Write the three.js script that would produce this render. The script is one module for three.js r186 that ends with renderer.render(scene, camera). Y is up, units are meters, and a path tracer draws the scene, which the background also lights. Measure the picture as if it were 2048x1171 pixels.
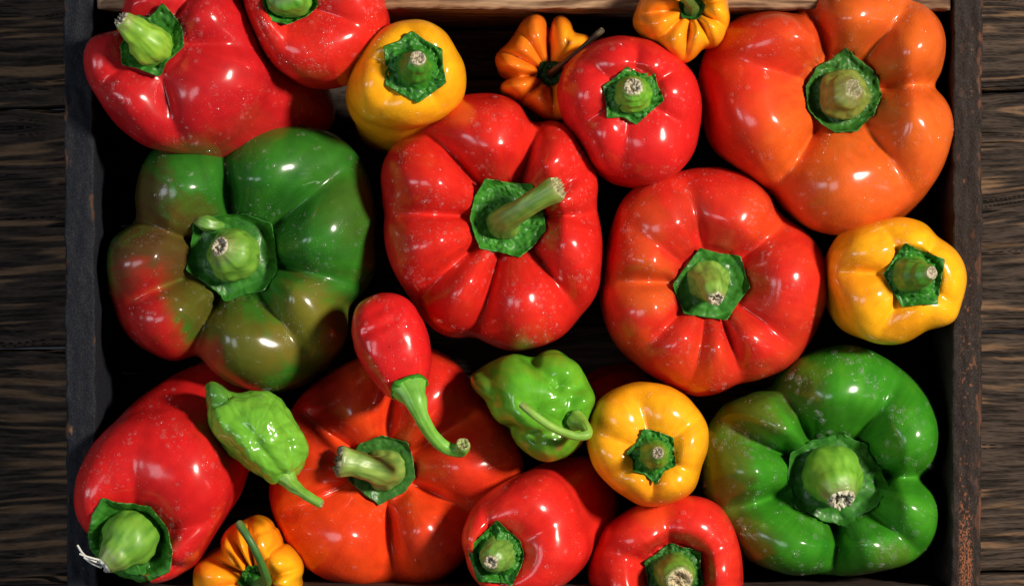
import * as THREE from 'three';
import { RectAreaLightUniformsLib } from 'three/addons/lights/RectAreaLightUniformsLib.js';
import { createNoise3D } from 'simplex-noise';

// ---------------------------------------------------------------- camera, lamps, exposure
const S = 0.0002, RIM = 0.095, EYE = RIM + 1.25;      // one photograph pixel is 0.2 mm at the height of the crate's rim
const scene = new THREE.Scene();
scene.background = new THREE.Color(0.024, 0.027, 0.033);
const camera = new THREE.PerspectiveCamera(2 * Math.atan(585.5 * S / 1.25) * 180 / Math.PI, 2048 / 1171, 0.05, 20);
camera.up.set(0, 0, -1);
camera.position.set(0, EYE, 0);
camera.lookAt(0, 0, 0);
const renderer = new THREE.WebGLRenderer({ antialias: true });
renderer.toneMapping = THREE.LinearToneMapping;
renderer.toneMappingExposure = 1.0;
renderer.shadowMap.enabled = true;
RectAreaLightUniformsLib.init();
const AIM = new THREE.Vector3(0, 0.09, 0);
function softbox(x, y, z, w, h, rgb, strength) {
  const l = new THREE.RectAreaLight(new THREE.Color(...rgb), strength, w, h);
  l.position.set(x, y, z); l.lookAt(AIM); scene.add(l);
}
const key = new THREE.SpotLight(new THREE.Color(1, 0.9, 0.76), 21, 0, 0.4, 0.6, 2);
key.position.set(1.25, 1.52, -0.38); key.target.position.copy(AIM); key.castShadow = true; key.shadow.radius = 7;
key.shadow.mapSize.set(2048, 2048); scene.add(key, key.target);
softbox(-0.95, 1.3, 0.25, 0.5, 0.6, [0.86, 0.93, 1], 5.5);
softbox(-1.25, 0.6, 0.1, 0.24, 0.44, [0.82, 0.91, 1], 8);
softbox(1.35, 0.6, 0.25, 0.12, 0.26, [1, 0.96, 0.9], 5);

// ---------------------------------------------------------------- helpers
function rng(seed) { let a = seed >>> 0; return () => { a = (a + 0x6D2B79F5) >>> 0; let t = Math.imul(a ^ (a >>> 15), 1 | a); t = (t + Math.imul(t ^ (t >>> 7), 61 | t)) ^ t; return ((t ^ (t >>> 14)) >>> 0) / 4294967296; }; }
const noise = createNoise3D(rng(7));
const clamp = (x, a = 0, b = 1) => Math.min(b, Math.max(a, x));
const mix = (a, b, t) => a + (b - a) * t;
const smooth = (a, b, x) => { const t = clamp((x - a) / (b - a)); return t * t * (3 - 2 * t); };
const fbm = (x, y, z, n = 4) => { let s = 0, a = 0.5, k = 1; for (let i = 0; i < n; i++) { s += a * noise(x * k, y * k, z * k); a *= 0.5; k *= 2.03; } return s; };
const TAU = Math.PI * 2, D2R = Math.PI / 180;
const pxScale = (y) => S * (EYE - y) / (EYE - RIM);
const at = (px, py, y) => new THREE.Vector3((px - 1024) * pxScale(y), y, (py - 585.5) * pxScale(y));
const names = {};
const numbered = (n) => { const k = names[n] = (names[n] ?? -1) + 1; return k ? n + '_' + String(k).padStart(3, '0') : n; };
function thing(name, label, category, group) {
  const g = new THREE.Group(); g.name = numbered(name); g.userData = { label, category }; if (group) g.userData.group = group; scene.add(g); return g;
}
function part(name, geo, mat, parent) { const m = new THREE.Mesh(geo, mat); m.name = name; m.castShadow = m.receiveShadow = true; parent.add(m); return m; }

// a closed grid: rows of n points each (columns wrap), poles capped where a row has shrunk to a point
function gridGeometry(rows, n, colors, uvScale = 1) {
  const m = rows.length, pos = new Float32Array(m * (n + 1) * 3), uv = new Float32Array(m * (n + 1) * 2), col = colors ? new Float32Array(m * (n + 1) * 3) : null, idx = [];
  const arc = new Float32Array(m);
  for (let i = 1; i < m; i++) { let a = 0; for (let j = 0; j < n; j += 8) a += rows[i][j].distanceTo(rows[i - 1][j]); arc[i] = arc[i - 1] + a / Math.ceil(n / 8); }
  for (let i = 0; i < m; i++) for (let j = 0; j <= n; j++) {
    const p = rows[i][j % n], k = i * (n + 1) + j;
    pos.set([p.x, p.y, p.z], k * 3); uv.set([j / n * Math.max(1, Math.round(arc[m - 1] * 1.6 / uvScale)), arc[i] / uvScale], k * 2);
    if (col) col.set(colors[i][j % n], k * 3);
    if (i < m - 1 && j < n) { const a = k, b = k + 1, c = k + n + 1, d = c + 1; idx.push(a, b, c, b, d, c); }
  }
  const g = new THREE.BufferGeometry();
  g.setAttribute('position', new THREE.BufferAttribute(pos, 3)); g.setAttribute('uv', new THREE.BufferAttribute(uv, 2));
  if (col) g.setAttribute('color', new THREE.BufferAttribute(col, 3));
  g.setIndex(idx); g.computeVertexNormals();
  const N = g.attributes.normal, v = new THREE.Vector3(), w = new THREE.Vector3();
  for (let i = 0; i < m; i++) { const a = i * (n + 1), b = a + n; v.fromBufferAttribute(N, a).add(w.fromBufferAttribute(N, b)).normalize(); N.setXYZ(a, v.x, v.y, v.z); N.setXYZ(b, v.x, v.y, v.z); }
  return g;
}
function dataTex(w, h, f, srgb) {
  const d = new Uint8Array(w * h * 4);
  for (let y = 0; y < h; y++) for (let x = 0; x < w; x++) { const c = f(x, y), k = (y * w + x) * 4; d[k] = clamp(c[0]) * 255; d[k + 1] = clamp(c[1]) * 255; d[k + 2] = clamp(c[2]) * 255; d[k + 3] = 255; }
  const t = new THREE.DataTexture(d, w, h, THREE.RGBAFormat); t.wrapS = t.wrapT = THREE.RepeatWrapping; t.magFilter = THREE.LinearFilter; t.minFilter = THREE.LinearMipmapLinearFilter; t.generateMipmaps = true;
  if (srgb) t.colorSpace = THREE.SRGBColorSpace; t.needsUpdate = true; return t;
}
// ---------------------------------------------------------------- wood
const toS = (c) => c.map((x) => x <= 0.0031308 ? x * 12.92 : 1.055 * Math.pow(x, 1 / 2.4) - 0.055);
function wood(seed, { dark, mid, light, streak = 0.5, relief = 0.0006, rough = 0.75, spec = 0.35, paint = null, w = 1024, h = 256, lenRep = 0.5, widRep = 0.11, crack = 1 }) {
  const H = new Float32Array(w * h), C = new Float32Array(w * h * 3);
  for (let y = 0; y < h; y++) for (let x = 0; x < w; x++) {
    const u = x / w * lenRep, v = y / h * widRep, k = y * w + x;               // metres
    const warp = 0.003 * noise(u * 7, v * 12, seed) + 0.0004 * noise(u * 30, v * 90, seed + 3);
    const vv = v + warp;
    const g1 = noise(u * 24, vv * 380, seed + 10), g2 = noise(u * 55, vv * 800, seed + 20), g3 = noise(u * 190, vv * 1900, seed + 30);
    const band = noise(u * 11, vv * 130, seed + 40), blotch = fbm(u * 12, v * 60, seed + 50, 3);
    const grain = 0.5 * g1 + 0.32 * g2 + 0.22 * g3;
    const cr = crack * smooth(0.55, 0.9, Math.abs(noise(u * 4.5, vv * 260, seed + 60)) > 0 ? 1 - Math.abs(noise(u * 4.5, vv * 260, seed + 60)) * 6 : 0) * smooth(0.0, 0.5, noise(u * 8, vv * 60, seed + 70));
    H[k] = 0.55 + 0.32 * grain + 0.1 * blotch - 0.55 * cr;
    let t = clamp(0.4 + 0.8 * grain + 0.35 * blotch);
    const lt = smooth(0.25, 0.85, band + 0.55 * g1) * streak;
    for (let c = 0; c < 3; c++) { let q = mix(dark[c], mid[c], t); q = mix(q, light[c], lt * (0.4 + 0.6 * t)); q = mix(q, dark[c] * 0.35, cr); C[k * 3 + c] = q; }
    if (paint) {
      const p = paint(u, v, seed, H[k]);
      if (p) { for (let c = 0; c < 3; c++) C[k * 3 + c] = mix(C[k * 3 + c], p[1][c], p[0]); H[k] = mix(H[k], 0.62 + 0.12 * noise(u * 900, v * 900, seed), p[0] * 0.7); }
    }
  }
  const map = dataTex(w, h, (x, y) => { const k = (y * w + x) * 3; return toS([C[k], C[k + 1], C[k + 2]]); }, true);
  const bump = dataTex(w, h, (x, y) => { const q = H[y * w + x]; return [q, q, q]; });
  for (const t of [map, bump]) { t.repeat.set(1 / lenRep, 1 / widRep); t.wrapS = t.wrapT = THREE.MirroredRepeatWrapping; }
  return new THREE.MeshPhysicalMaterial({ map, bumpMap: bump, bumpScale: relief, roughness: rough, specularIntensity: spec });
}
// a worn board: rounded cross-section swept along x, edges and faces uneven; u runs along it, v round it, in metres
function board(len, hgt, wid, seed, { round = 0.0015, wear = 0.0004, n = 90, vary = 0.3 } = {}) {
  const k = 5, prof = [], hw = wid / 2 - round, hh = hgt / 2 - round;
  const side = (x0, y0, x1, y1, m) => { for (let i = 1; i < m; i++) prof.push([mix(x0, x1, i / m), mix(y0, y1, i / m)]); };
  const corner = (cx, cy, a0) => { for (let i = 0; i <= k; i++) { const a = a0 + i / k * Math.PI / 2; prof.push([cx + Math.cos(a) * round, cy + Math.sin(a) * round]); } };
  corner(hw, hh, 0); side(hw, hgt / 2, -hw, hgt / 2, 8); corner(-hw, hh, Math.PI / 2); side(-wid / 2, hh, -wid / 2, -hh, 8); corner(-hw, -hh, Math.PI); side(-hw, -hgt / 2, hw, -hgt / 2, 6); corner(hw, -hh, Math.PI * 1.5); side(wid / 2, -hh, wid / 2, hh, 8);
  const m = prof.length, rows = [];
  for (let i = 0; i <= n; i++) {
    const x = (i / n - 0.5) * len, row = [];
    for (const [z, y] of prof) {
      const edge = Math.pow(Math.abs(z) / (wid / 2) * Math.abs(y) / (hgt / 2), 6);
      const d = wear * (0.5 * noise(x * 40, z * 200, seed + y * 150) + 0.4 * noise(x * 160, z * 300, seed + 9 + y * 300)) - edge * wear * 1.6 * Math.max(0, noise(x * 90, z * 30, seed + 33));
      const L = Math.hypot(z, y) || 1;
      row.push(new THREE.Vector3(x, y + d * Math.sign(y) * (Math.abs(y) / (hgt / 2)), z + d * Math.sign(z) * (Math.abs(z) / (wid / 2)) * (0.6 + 0.4 * z / L * Math.sign(z))));
    }
    rows.push(row);
  }
  const end = (row, x) => row.map(() => new THREE.Vector3(x, 0, 0));
  rows.unshift(end(rows[0], -len / 2)); rows.push(end(rows[n], len / 2)); rows.reverse();
  const g = gridGeometry(rows, m), P = g.attributes.position, U = g.attributes.uv, off = (seed * 0.137) % 1, arc = [0];
  for (let j = 1; j <= m; j++) arc.push(arc[j - 1] + Math.hypot(prof[j % m][0] - prof[j - 1][0], prof[j % m][1] - prof[j - 1][1]));
  for (let i = 0; i < rows.length; i++) for (let j = 0; j <= m; j++) { const q = i * (m + 1) + j; U.setXY(q, P.getX(q) + off, arc[j] + off * vary); }
  return g;
}

// table
const tableMat = [1, 2, 3].map((s) => wood(s * 11.3, { dark: [0.009, 0.006, 0.005], mid: [0.074, 0.051, 0.039], light: [0.26, 0.145, 0.072], streak: 0.6, relief: 0.002, rough: 0.72, w: 1536, h: 1024, lenRep: 0.55, widRep: 0.24, crack: 1.2 }));
const table = new THREE.Group(); table.name = 'tabletop'; table.userData = { kind: 'structure' }; scene.add(table);
table.rotation.y = 1.0 * D2R;
const PW = 0.1035;
for (let i = -5; i <= 5; i++) {
  const b = part('plank', board(1.3, 0.024, PW - 0.0012, 40 + i, { round: 0.0022, wear: 0.0006, n: 200 }), tableMat[(i + 9) % 3], table);
  b.position.set(0, -0.012, (440 - 585.5) * pxScale(0) + i * PW);
}

// crate
const crate = thing('wooden_crate', 'shallow dark painted wooden crate holding all the peppers', 'crate');
const ironPaint = (base, brown, amount, stripe, edge) => (u, v, s, hgt) => {
  const chip = smooth(0.1, 0.4, fbm(u * 60, v * 160, s + 5, 4) + amount + (edge ? edge(v) : 0));
  const st = stripe ? stripe(u, v, s) : 0;
  const n = 0.8 + 0.5 * noise(u * 700, v * 1400, s + 2);
  const sp = smooth(0.5, 0.8, noise(u * 1500, v * 2200, s + 8)) * 0.6;
  let c = base.map((q, i) => mix(q * n, brown[i], st));
  c = c.map((q, i) => mix(q, [0.1, 0.105, 0.12][i], sp * (1 - st) * 0.45));
  return [clamp(1 - chip * 0.85), c];
};
const leftMat = wood(71, { dark: [0.03, 0.016, 0.01], mid: [0.12, 0.055, 0.03], light: [0.3, 0.16, 0.08], relief: 0.0003, rough: 0.72, lenRep: 0.3, widRep: 0.2, h: 1024, paint: ironPaint([0.0085, 0.01, 0.0155], [0.1, 0.05, 0.03], -0.34, null, (v) => 0.3 * smooth(0.0025, 0.001, v) + 0.35 * smooth(0.0112, 0.0126, v) * smooth(0.016, 0.014, v)) });
const rightMat = wood(83, { dark: [0.03, 0.014, 0.009], mid: [0.11, 0.045, 0.024], light: [0.3, 0.13, 0.06], relief: 0.0004, rough: 0.72, lenRep: 0.3, widRep: 0.2, h: 1024,
  paint: ironPaint([0.019, 0.012, 0.01], [0.2, 0.07, 0.03], -0.3, (u, v, s) => smooth(-0.1, 0.35, noise(u * 9, v * 20, s + 90) + 0.55 * noise(u * 350, v * 500, s + 91)) * smooth(0.0, 0.3, noise(u * 800, v * 1300, s + 92) + 0.2) * smooth(0.0035, 0.0015, Math.abs(v - 0.0068)), (v) => 0.45 * smooth(0.0045, 0.0018, v)) });
const bareMat = wood(97, { dark: [0.07, 0.035, 0.02], mid: [0.3, 0.17, 0.095], light: [0.5, 0.33, 0.2], relief: 0.001, rough: 0.7, lenRep: 0.4, widRep: 0.21, h: 512 });
const innerMat = wood(103, { dark: [0.016, 0.011, 0.009], mid: [0.075, 0.054, 0.043], light: [0.15, 0.105, 0.078], streak: 0.4, relief: 0.0009, rough: 0.65, lenRep: 0.5, widRep: 0.11 });
const WT = 0.0122, WH = 0.086, yw = RIM - WH / 2;
function wall(x, z, turn, len, mat, seed, name) { const b = part(name, board(len, WH, WT, seed, { round: 0.0012, wear: 0.0007, n: 220, vary: 0 }), mat, crate); b.position.set(x, yw, z); b.rotation.y = turn; return b; }
const zi = 567.5 * S;
wall((159 - 1024) * S, 0, Math.PI / 2 + 0.4 * D2R, 0.27, leftMat, 201, 'side_board');
wall((1935 - 1024) * S, 0, Math.PI / 2 - 0.2 * D2R, 0.27, rightMat, 203, 'side_board');
wall(0.0047, -zi - WT / 2, -0.1 * D2R, 0.3415, bareMat, 205, 'end_board');
wall(0.0047, 0.118 + WT / 2, 0, 0.3415, innerMat, 207, 'end_board');
const FL = 0.016, SW = 0.0209;
for (let i = 0; i < 11; i++) {
  const b = part('floor_slat', board(0.3445, 0.007, SW - 0.0008, 301 + i * 3, { round: 0.0008, wear: 0.0004, n: 60 }), innerMat, crate);
  b.position.set(0.0047, FL - 0.0035, -zi + 0.0012 + SW * (i + 0.52)); b.rotation.y = (i % 3 - 1) * 0.15 * D2R;
}

// ---------------------------------------------------------------- peppers
const skinBump = dataTex(256, 256, (x, y) => { const u = x / 256, v = y / 256, f = (k, s) => noise(Math.cos(u * TAU) * k, Math.sin(u * TAU) * k, s + Math.cos(v * TAU) * k) + noise(Math.sin(v * TAU) * k, Math.cos(u * TAU + 1) * k, s + 40); const q = 0.5 + 0.16 * f(5, 1) + 0.12 * f(11, 9); return [q, q, q]; });
skinBump.repeat.set(1, 1);
const skin = new THREE.MeshPhysicalMaterial({ vertexColors: true, roughness: 0.45, specularIntensity: 0.15, clearcoat: 0.75, clearcoatRoughness: 0.19, bumpMap: skinBump, bumpScale: 0.00013, ior: 1.45 });
const wax = new THREE.MeshPhysicalMaterial({ vertexColors: true, roughness: 0.42, specularIntensity: 0.25, clearcoat: 0.85, clearcoatRoughness: 0.15, ior: 1.46 });
const leafMat = new THREE.MeshPhysicalMaterial({ vertexColors: true, roughness: 0.5, specularIntensity: 0.5, clearcoat: 0.15, clearcoatRoughness: 0.25 });
const stemMat = new THREE.MeshPhysicalMaterial({ vertexColors: true, roughness: 0.5, clearcoat: 0.2, clearcoatRoughness: 0.3 });
const corkMat = new THREE.MeshStandardMaterial({ vertexColors: true, roughness: 0.9 });
const fibreMat = new THREE.MeshStandardMaterial({ color: new THREE.Color(0.6, 0.6, 0.56), roughness: 0.9 });
const water = new THREE.MeshPhysicalMaterial({ color: 0xffffff, roughness: 0.04, transmission: 0.976, thickness: 0, ior: 1.4 });
const dropGeo = (() => { const g = new THREE.SphereGeometry(1, 10, 6, 0, TAU, 0, Math.PI * 0.62); g.scale(1, 0.7, 1); return g; })();

const RED = [0.56, 0.013, 0.012], DEEP = [0.42, 0.008, 0.012], SCARLET = [0.66, 0.04, 0.01], ORANGE = [0.6, 0.108, 0.012], YELLOW = [0.86, 0.4, 0.008], AMBER = [0.82, 0.27, 0.008], GREEN = [0.025, 0.17, 0.018], LIME = [0.11, 0.33, 0.02], OLIVE = [0.088, 0.078, 0.01], BROWN = [0.092, 0.034, 0.013], TAN = [0.4, 0.16, 0.05];

// periodic interpolation of radii given by outline points round a centre
function polar(points, c) {
  const a = points.map(([x, y]) => [((Math.atan2(y - c[1], x - c[0]) % TAU) + TAU) % TAU, Math.hypot(x - c[0], y - c[1])]).sort((p, q) => p[0] - q[0]);
  const n = a.length, tab = new Float32Array(720);
  const P = (i) => { const k = ((i % n) + n) % n; return [a[k][0] + TAU * Math.floor(i / n), a[k][1]]; };
  for (let t = 0; t < 720; t++) {
    let f = t / 720 * TAU, i = n - 1; while (i >= 0 && a[i][0] > f) i--;
    const p0 = P(i - 1), p1 = P(i), p2 = P(i + 1), p3 = P(i + 2), h = p2[0] - p1[0] || 1e-6, x = (f - p1[0]) / h;
    const m1 = (p2[1] - p0[1]) / (p2[0] - p0[0]) * h, m2 = (p3[1] - p1[1]) / (p3[0] - p1[0]) * h, x2 = x * x, x3 = x2 * x;
    tab[t] = (2 * x3 - 3 * x2 + 1) * p1[1] + (x3 - 2 * x2 + x) * m1 + (-2 * x3 + 3 * x2) * p2[1] + (x3 - x2) * m2;
  }
  return blur(tab, 2);
}
function polygon(points, c) {                          // straight edges between corners, tips a little drawn out
  const a = points.map(([x, y]) => [((Math.atan2(y - c[1], x - c[0]) % TAU) + TAU) % TAU, x - c[0], y - c[1]]).sort((p, q) => p[0] - q[0]), n = a.length, tab = new Float32Array(720);
  for (let t = 0; t < 720; t++) {
    const f = t / 720 * TAU, dx = Math.cos(f), dy = Math.sin(f); let i = n - 1; while (i >= 0 && a[i][0] > f) i--;
    const A = a[(i + n) % n], B = a[(i + 1) % n], ex = B[1] - A[1], ey = B[2] - A[2];
    const hit = (A[1] * ey - A[2] * ex) / (dx * ey - dy * ex), L2 = ex * ex + ey * ey, fr = clamp(((dx * hit - A[1]) * ex + (dy * hit - A[2]) * ey) / L2);
    tab[t] = hit * (1.015 - 0.03 * Math.sin(Math.PI * fr) * smooth(45, 60, Math.sqrt(L2)));
  }
  return blur(tab, 1.6);
}
function blur(tab, s) { const n = tab.length, out = new Float32Array(n), w = Math.ceil(s * 3); for (let i = 0; i < n; i++) { let a = 0, b = 0; for (let k = -w; k <= w; k++) { const g = Math.exp(-k * k / (2 * s * s)); a += g * tab[(i + k + n) % n]; b += g; } out[i] = a / b; } return out; }
const look = (tab, f) => { const x = (((f / TAU) % 1) + 1) % 1 * 720, i = Math.floor(x); return mix(tab[i % 720], tab[(i + 1) % 720], x - i); };
// groove[angle] = depth at creases, 0 on the crest of each lobe
function grooveTable(list, sigma = 5) {
  const g = list.map(([a, d]) => [((a % 360) + 360) % 360, d]).sort((p, q) => p[0] - q[0]), n = g.length, tab = new Float32Array(720);
  if (!n) return tab;
  for (let t = 0; t < 720; t++) {
    const f = t / 2; let i = n - 1; while (i >= 0 && g[i][0] > f) i--;
    const A = i < 0 ? [g[n - 1][0] - 360, g[n - 1][1]] : g[i], B = i + 1 < n ? g[i + 1] : [g[0][0] + 360, g[0][1]];
    const u = (f - A[0]) / (B[0] - A[0]) * 2 - 1, w = 1 - Math.pow(1 - Math.pow(Math.abs(u), 1.8), 0.66);
    tab[t] = w * mix(A[1], B[1], smooth(-0.6, 0.6, u));
  }
  return blur(tab, sigma);
}
const segDist = (x, y, a, b) => { const dx = b[0] - a[0], dy = b[1] - a[1], t = clamp(((x - a[0]) * dx + (y - a[1]) * dy) / (dx * dx + dy * dy || 1)); return Math.hypot(x - a[0] - dx * t, y - a[1] - dy * t); };

// water drops sampled over the skin that faces up
function dew(body, parent, count, size, seed, up) {
  if (!count) return;
  const P = body.geometry.attributes.position, N = body.geometry.attributes.normal, I = body.geometry.index.array, R = rng(seed), nt = I.length / 3, cum = new Float32Array(nt);
  const a = new THREE.Vector3(), b = new THREE.Vector3(), c = new THREE.Vector3(), n = new THREE.Vector3(), e = new THREE.Vector3(); let sum = 0;
  for (let t = 0; t < nt; t++) {
    a.fromBufferAttribute(P, I[t * 3]); b.fromBufferAttribute(P, I[t * 3 + 1]); c.fromBufferAttribute(P, I[t * 3 + 2]); n.fromBufferAttribute(N, I[t * 3]);
    const wet = smooth(-0.35, 0.45, fbm(a.x * 45, a.y * 45 + seed, a.z * 45, 2));
    sum += e.copy(b).sub(a).cross(c.sub(a)).length() * smooth(0.15, 0.6, n.dot(up)) * (0.02 + wet * wet); cum[t] = sum;
  }
  const im = new THREE.InstancedMesh(dropGeo, water, count), m = new THREE.Matrix4(), q = new THREE.Quaternion(), sc = new THREE.Vector3(), Y = new THREE.Vector3(0, 1, 0);
  for (let k = 0; k < count; k++) {
    const f = R() * sum; let lo = 0, hi = nt - 1; while (lo < hi) { const h = (lo + hi) >> 1; if (cum[h] < f) lo = h + 1; else hi = h; }
    let u = R(), v = R(); if (u + v > 1) { u = 1 - u; v = 1 - v; }
    a.fromBufferAttribute(P, I[lo * 3]); b.fromBufferAttribute(P, I[lo * 3 + 1]).sub(a); c.fromBufferAttribute(P, I[lo * 3 + 2]).sub(a); n.fromBufferAttribute(N, I[lo * 3]);
    a.addScaledVector(b, u).addScaledVector(c, v);
    const r = 1.7 * size * (0.2 + 0.5 * R() + 1.7 * Math.pow(R(), 9));
    q.setFromUnitVectors(Y, n); sc.set(r * (0.9 + 0.25 * R()), r * (0.8 + 0.3 * R()), r * (0.9 + 0.25 * R()));
    m.compose(a.addScaledVector(n, -r * 0.05), q, sc); im.setMatrixAt(k, m);
  }
  im.name = 'water_droplets'; im.userData.kind = 'stuff'; im.castShadow = im.receiveShadow = true; parent.add(im);
}

// a stem: radius and knobbly ridges swept along a curve; ends in a cut face
function stem(parent, pts, radii, { green = [0.14, 0.29, 0.05], tip = [0.55, 0.5, 0.38], seed = 1, ridge = 0.1, n = 40, flare = 1, cork = 0.12, capName = 'cut_end', nameStem = 'stem' } = {}) {
  const curve = new THREE.CatmullRomCurve3(pts), K = 44, rows = [], cols = [];
  let T0 = curve.getTangent(0), X = new THREE.Vector3(1, 0, 0.2).cross(T0).normalize(), Z;
  let capRow;
  for (let i = 0; i <= n; i++) {
    const t = i / n, p = curve.getPoint(t), T = curve.getTangent(t).normalize();
    X.sub(T.clone().multiplyScalar(X.dot(T))).normalize(); Z = T.clone().cross(X);
    const f = t * (radii.length - 1), k = Math.min(Math.floor(f), radii.length - 2), s = f - k, sm = s * s * (3 - 2 * s);
    let r = mix(radii[k], radii[k + 1], sm);
    if (t > 0.94) r *= 1 - 0.12 * Math.pow((t - 0.94) / 0.06, 2) * flare;
    const row = [], cr = [];
    for (let j = 0; j < K; j++) {
      const a = j / K * TAU, rg = 1 + ridge * 0.5 * (0.6 * Math.cos(a * 5 + seed) + 0.4 * Math.cos(a * 3 + seed * 2)) + 0.05 * noise(Math.cos(a) * 1.5, t * 3, Math.sin(a) * 1.5 + seed * 7) + 0.012 * noise(Math.cos(a) * 4, t * 12, Math.sin(a) * 4 + seed * 3) + 0.025 * noise(Math.cos(a) * 9, t * 3, Math.sin(a) * 9 + seed);
      const v = p.clone().addScaledVector(X, Math.cos(a) * r * rg).addScaledVector(Z, Math.sin(a) * r * rg);
      row.push(v);
      const nn = fbm(v.x * 160, v.y * 160 + seed, v.z * 160, 3), stripe = 0.5 + 0.5 * noise(Math.cos(a) * 5, t * 2, Math.sin(a) * 5 + seed) + 0.5 * noise(Math.cos(a) * 13, t * 3, Math.sin(a) * 13 + seed);
      const m = 0.45 * nn + 0.6 * (stripe - 0.5);
      let c = green.map((q, z) => q * [0.85, 1, 0.6][z] * (1 + [0.9, 0.6, 0.8][z] * clamp(m, -0.7, 0.7)));
      const ck = smooth(1 - cork * 1.4, 1 - cork * 0.3, t + 0.05 * nn) * (0.55 + 0.6 * noise(v.x * 900, v.y * 900, v.z * 900));
      c = c.map((q, z) => mix(q, [0.2, 0.15, 0.08][z], clamp(ck) * 0.8));
      cr.push(c);
    }
    rows.push(row); cols.push(cr); capRow = row;
  }
  const s = part(nameStem, gridGeometry(rows, K, cols), stemMat, parent);
  const c = curve.getPoint(1), T = curve.getTangent(1).normalize(), cr = [], cc = [], r1 = radii[radii.length - 1], M = 7;
  for (let i = 0; i <= M; i++) {
    const q = i / M, row = [], col = [];
    for (let j = 0; j < K; j++) {
      const v = c.clone().lerp(capRow[j], 1 - q), d = r1 * (0.22 * noise(v.x * 700, v.y * 700, v.z * 700 + seed) + 0.16 * noise(v.x * 1800, v.y * 1800, v.z * 1800 + seed) + 0.22 * Math.sin(q * Math.PI * 2.4) - 0.1) * smooth(0, 0.15, q);
      row.push(v.addScaledVector(T, d + r1 * 0.04 * (q > 0)));
      const g = fbm(v.x * 1300, v.y * 1300, v.z * 1300 + seed, 3), w = clamp(0.55 + 1.3 * g + 0.25 * Math.cos(q * 13));
      col.push([0.12, 0.09, 0.05].map((a, z) => mix(a, tip[z], w)));
    }
    cr.push(row); cc.push(col);
  }
  part(capName, gridGeometry(cr, K, cc), corkMat, s);
  return s;
}
// a calyx: a lobed, thickened leaf disc lying on surf(angle, radius)
function calyx(parent, surf, outline, { seed = 1, cup = 0.0015, mound = 0.004, moundR = 0.55, knob = 0.0009, green = [0.045, 0.15, 0.022], lift = 0.0008, thick = 0.0011, floor = null } = {}) {
  const K = 120, M = 26, rows = [], cols = [];
  for (let i = 0; i <= M; i++) {
    const q = Math.max(0.001, i / M), row = [], cr = [];
    for (let j = 0; j < K; j++) {
      const f = j / K * TAU, R = look(outline, f) * (1 + 0.012 * noise(Math.cos(f) * 6, Math.sin(f) * 6, seed * 5)), r = R * q, x = Math.cos(f) * r, z = Math.sin(f) * r;
      const kn = knob * smooth(0.25, 0.5, q) * (0.9 * Math.max(0, noise(x * 420, z * 420, seed)) + 0.2 * noise(x * 700, z * 700, seed + 4) + 0.35 * noise(x * 220, z * 220, seed + 8));
      const vein = knob * 0.35 * Math.cos(f * 6 + seed) * smooth(0.4, 1, q);
      const y = surf(f, r) + lift + cup * Math.pow(q, 3) * (0.85 + 0.3 * noise(Math.cos(f) * 2, Math.sin(f) * 2, seed + 2)) + mound * (1 - smooth(0.1, moundR, q)) - cup * 0.6 * Math.exp(-Math.pow((q - moundR - 0.05) / 0.13, 2)) + kn + vein;
      row.push(new THREE.Vector3(x, floor ? Math.max(y, floor(f, r) + 0.0005 + 0.4 * kn) : y, z));
      const n = fbm(x * 300, z * 300, seed + 1, 3) + 0.35 * noise(Math.cos(f) * 9, Math.sin(f) * 9, seed);
      cr.push(green.map((a, c) => a * [0.62, 1, 0.6][c] * (1 + [0.75, 0.55, 0.6][c] * n)));
    }
    rows.push(row); cols.push(cr);
  }
  for (let i = M; i >= 0; i -= 5) {
    const q = Math.max(0.001, i / M);
    rows.push(rows[i].map((v, j) => { const f = j / K * TAU, r = look(outline, f) * q * 0.985; return new THREE.Vector3(Math.cos(f) * r, Math.min(v.y - thick, surf(f, r) + lift - thick + cup * Math.pow(q, 3)), Math.sin(f) * r); }));
    cols.push(cols[i]);
  }
  return part('calyx', gridGeometry(rows, K, cols), leafMat, parent);
}
function starOutline(R, n, phase, tip = 0.22, seed = 0, wob = 0.06) { const t = new Float32Array(720); for (let i = 0; i < 720; i++) { const f = i / 720 * TAU, u = Math.abs((((f - phase * D2R) / TAU * n % 1) + 1) % 1 - 0.5) * 2; const w = 1 + wob * noise(Math.cos(f) * 1.4, Math.sin(f) * 1.4, seed * 3.1); t[i] = R * w * (1 - tip * (1 - Math.pow(u, 2.6)) + 0.02); } return t; }

function paintFn(spec, k) {
  const patches = spec.patches || [];
  return (px, py, x, y, z, up) => {
    let c = spec.color.slice(); const alt = spec.alt || c;
    const f = Math.atan2(py - spec.c[1], px - spec.c[0]), rr = Math.hypot(px - spec.c[0], py - spec.c[1]);
    const streak = 0.6 * noise(Math.cos(f) * 6, Math.sin(f) * 6, rr * 0.006 + spec.seed) + 0.4 * noise(Math.cos(f) * 17, Math.sin(f) * 17, rr * 0.012 + spec.seed);
    const n = fbm(x * 38 + spec.seed, y * 38, z * 38, 3), n2 = fbm(x * 150, y * 150, z * 150 + spec.seed, 3);
    const t = clamp(0.5 + 0.7 * n + 0.4 * streak) * (spec.mottle ?? 0.5); c = c.map((q, i) => mix(q, alt[i], t));
    for (const [ax, ay, r, pc, s, ex = 1, ey = 1] of patches) {
      const d = Math.hypot((px - ax) / ex, (py - ay) / ey) / r, w = s * (1 - smooth(0.55, 1.25, d + 0.4 * n + 0.2 * n2 + 0.22 * streak));
      if (w > 0) c = c.map((q, i) => mix(q, pc[i], w));
    }
    const g = 1 + 0.16 * n2 + 0.07 * streak; return c.map((q) => q * g);
  };
}
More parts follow.
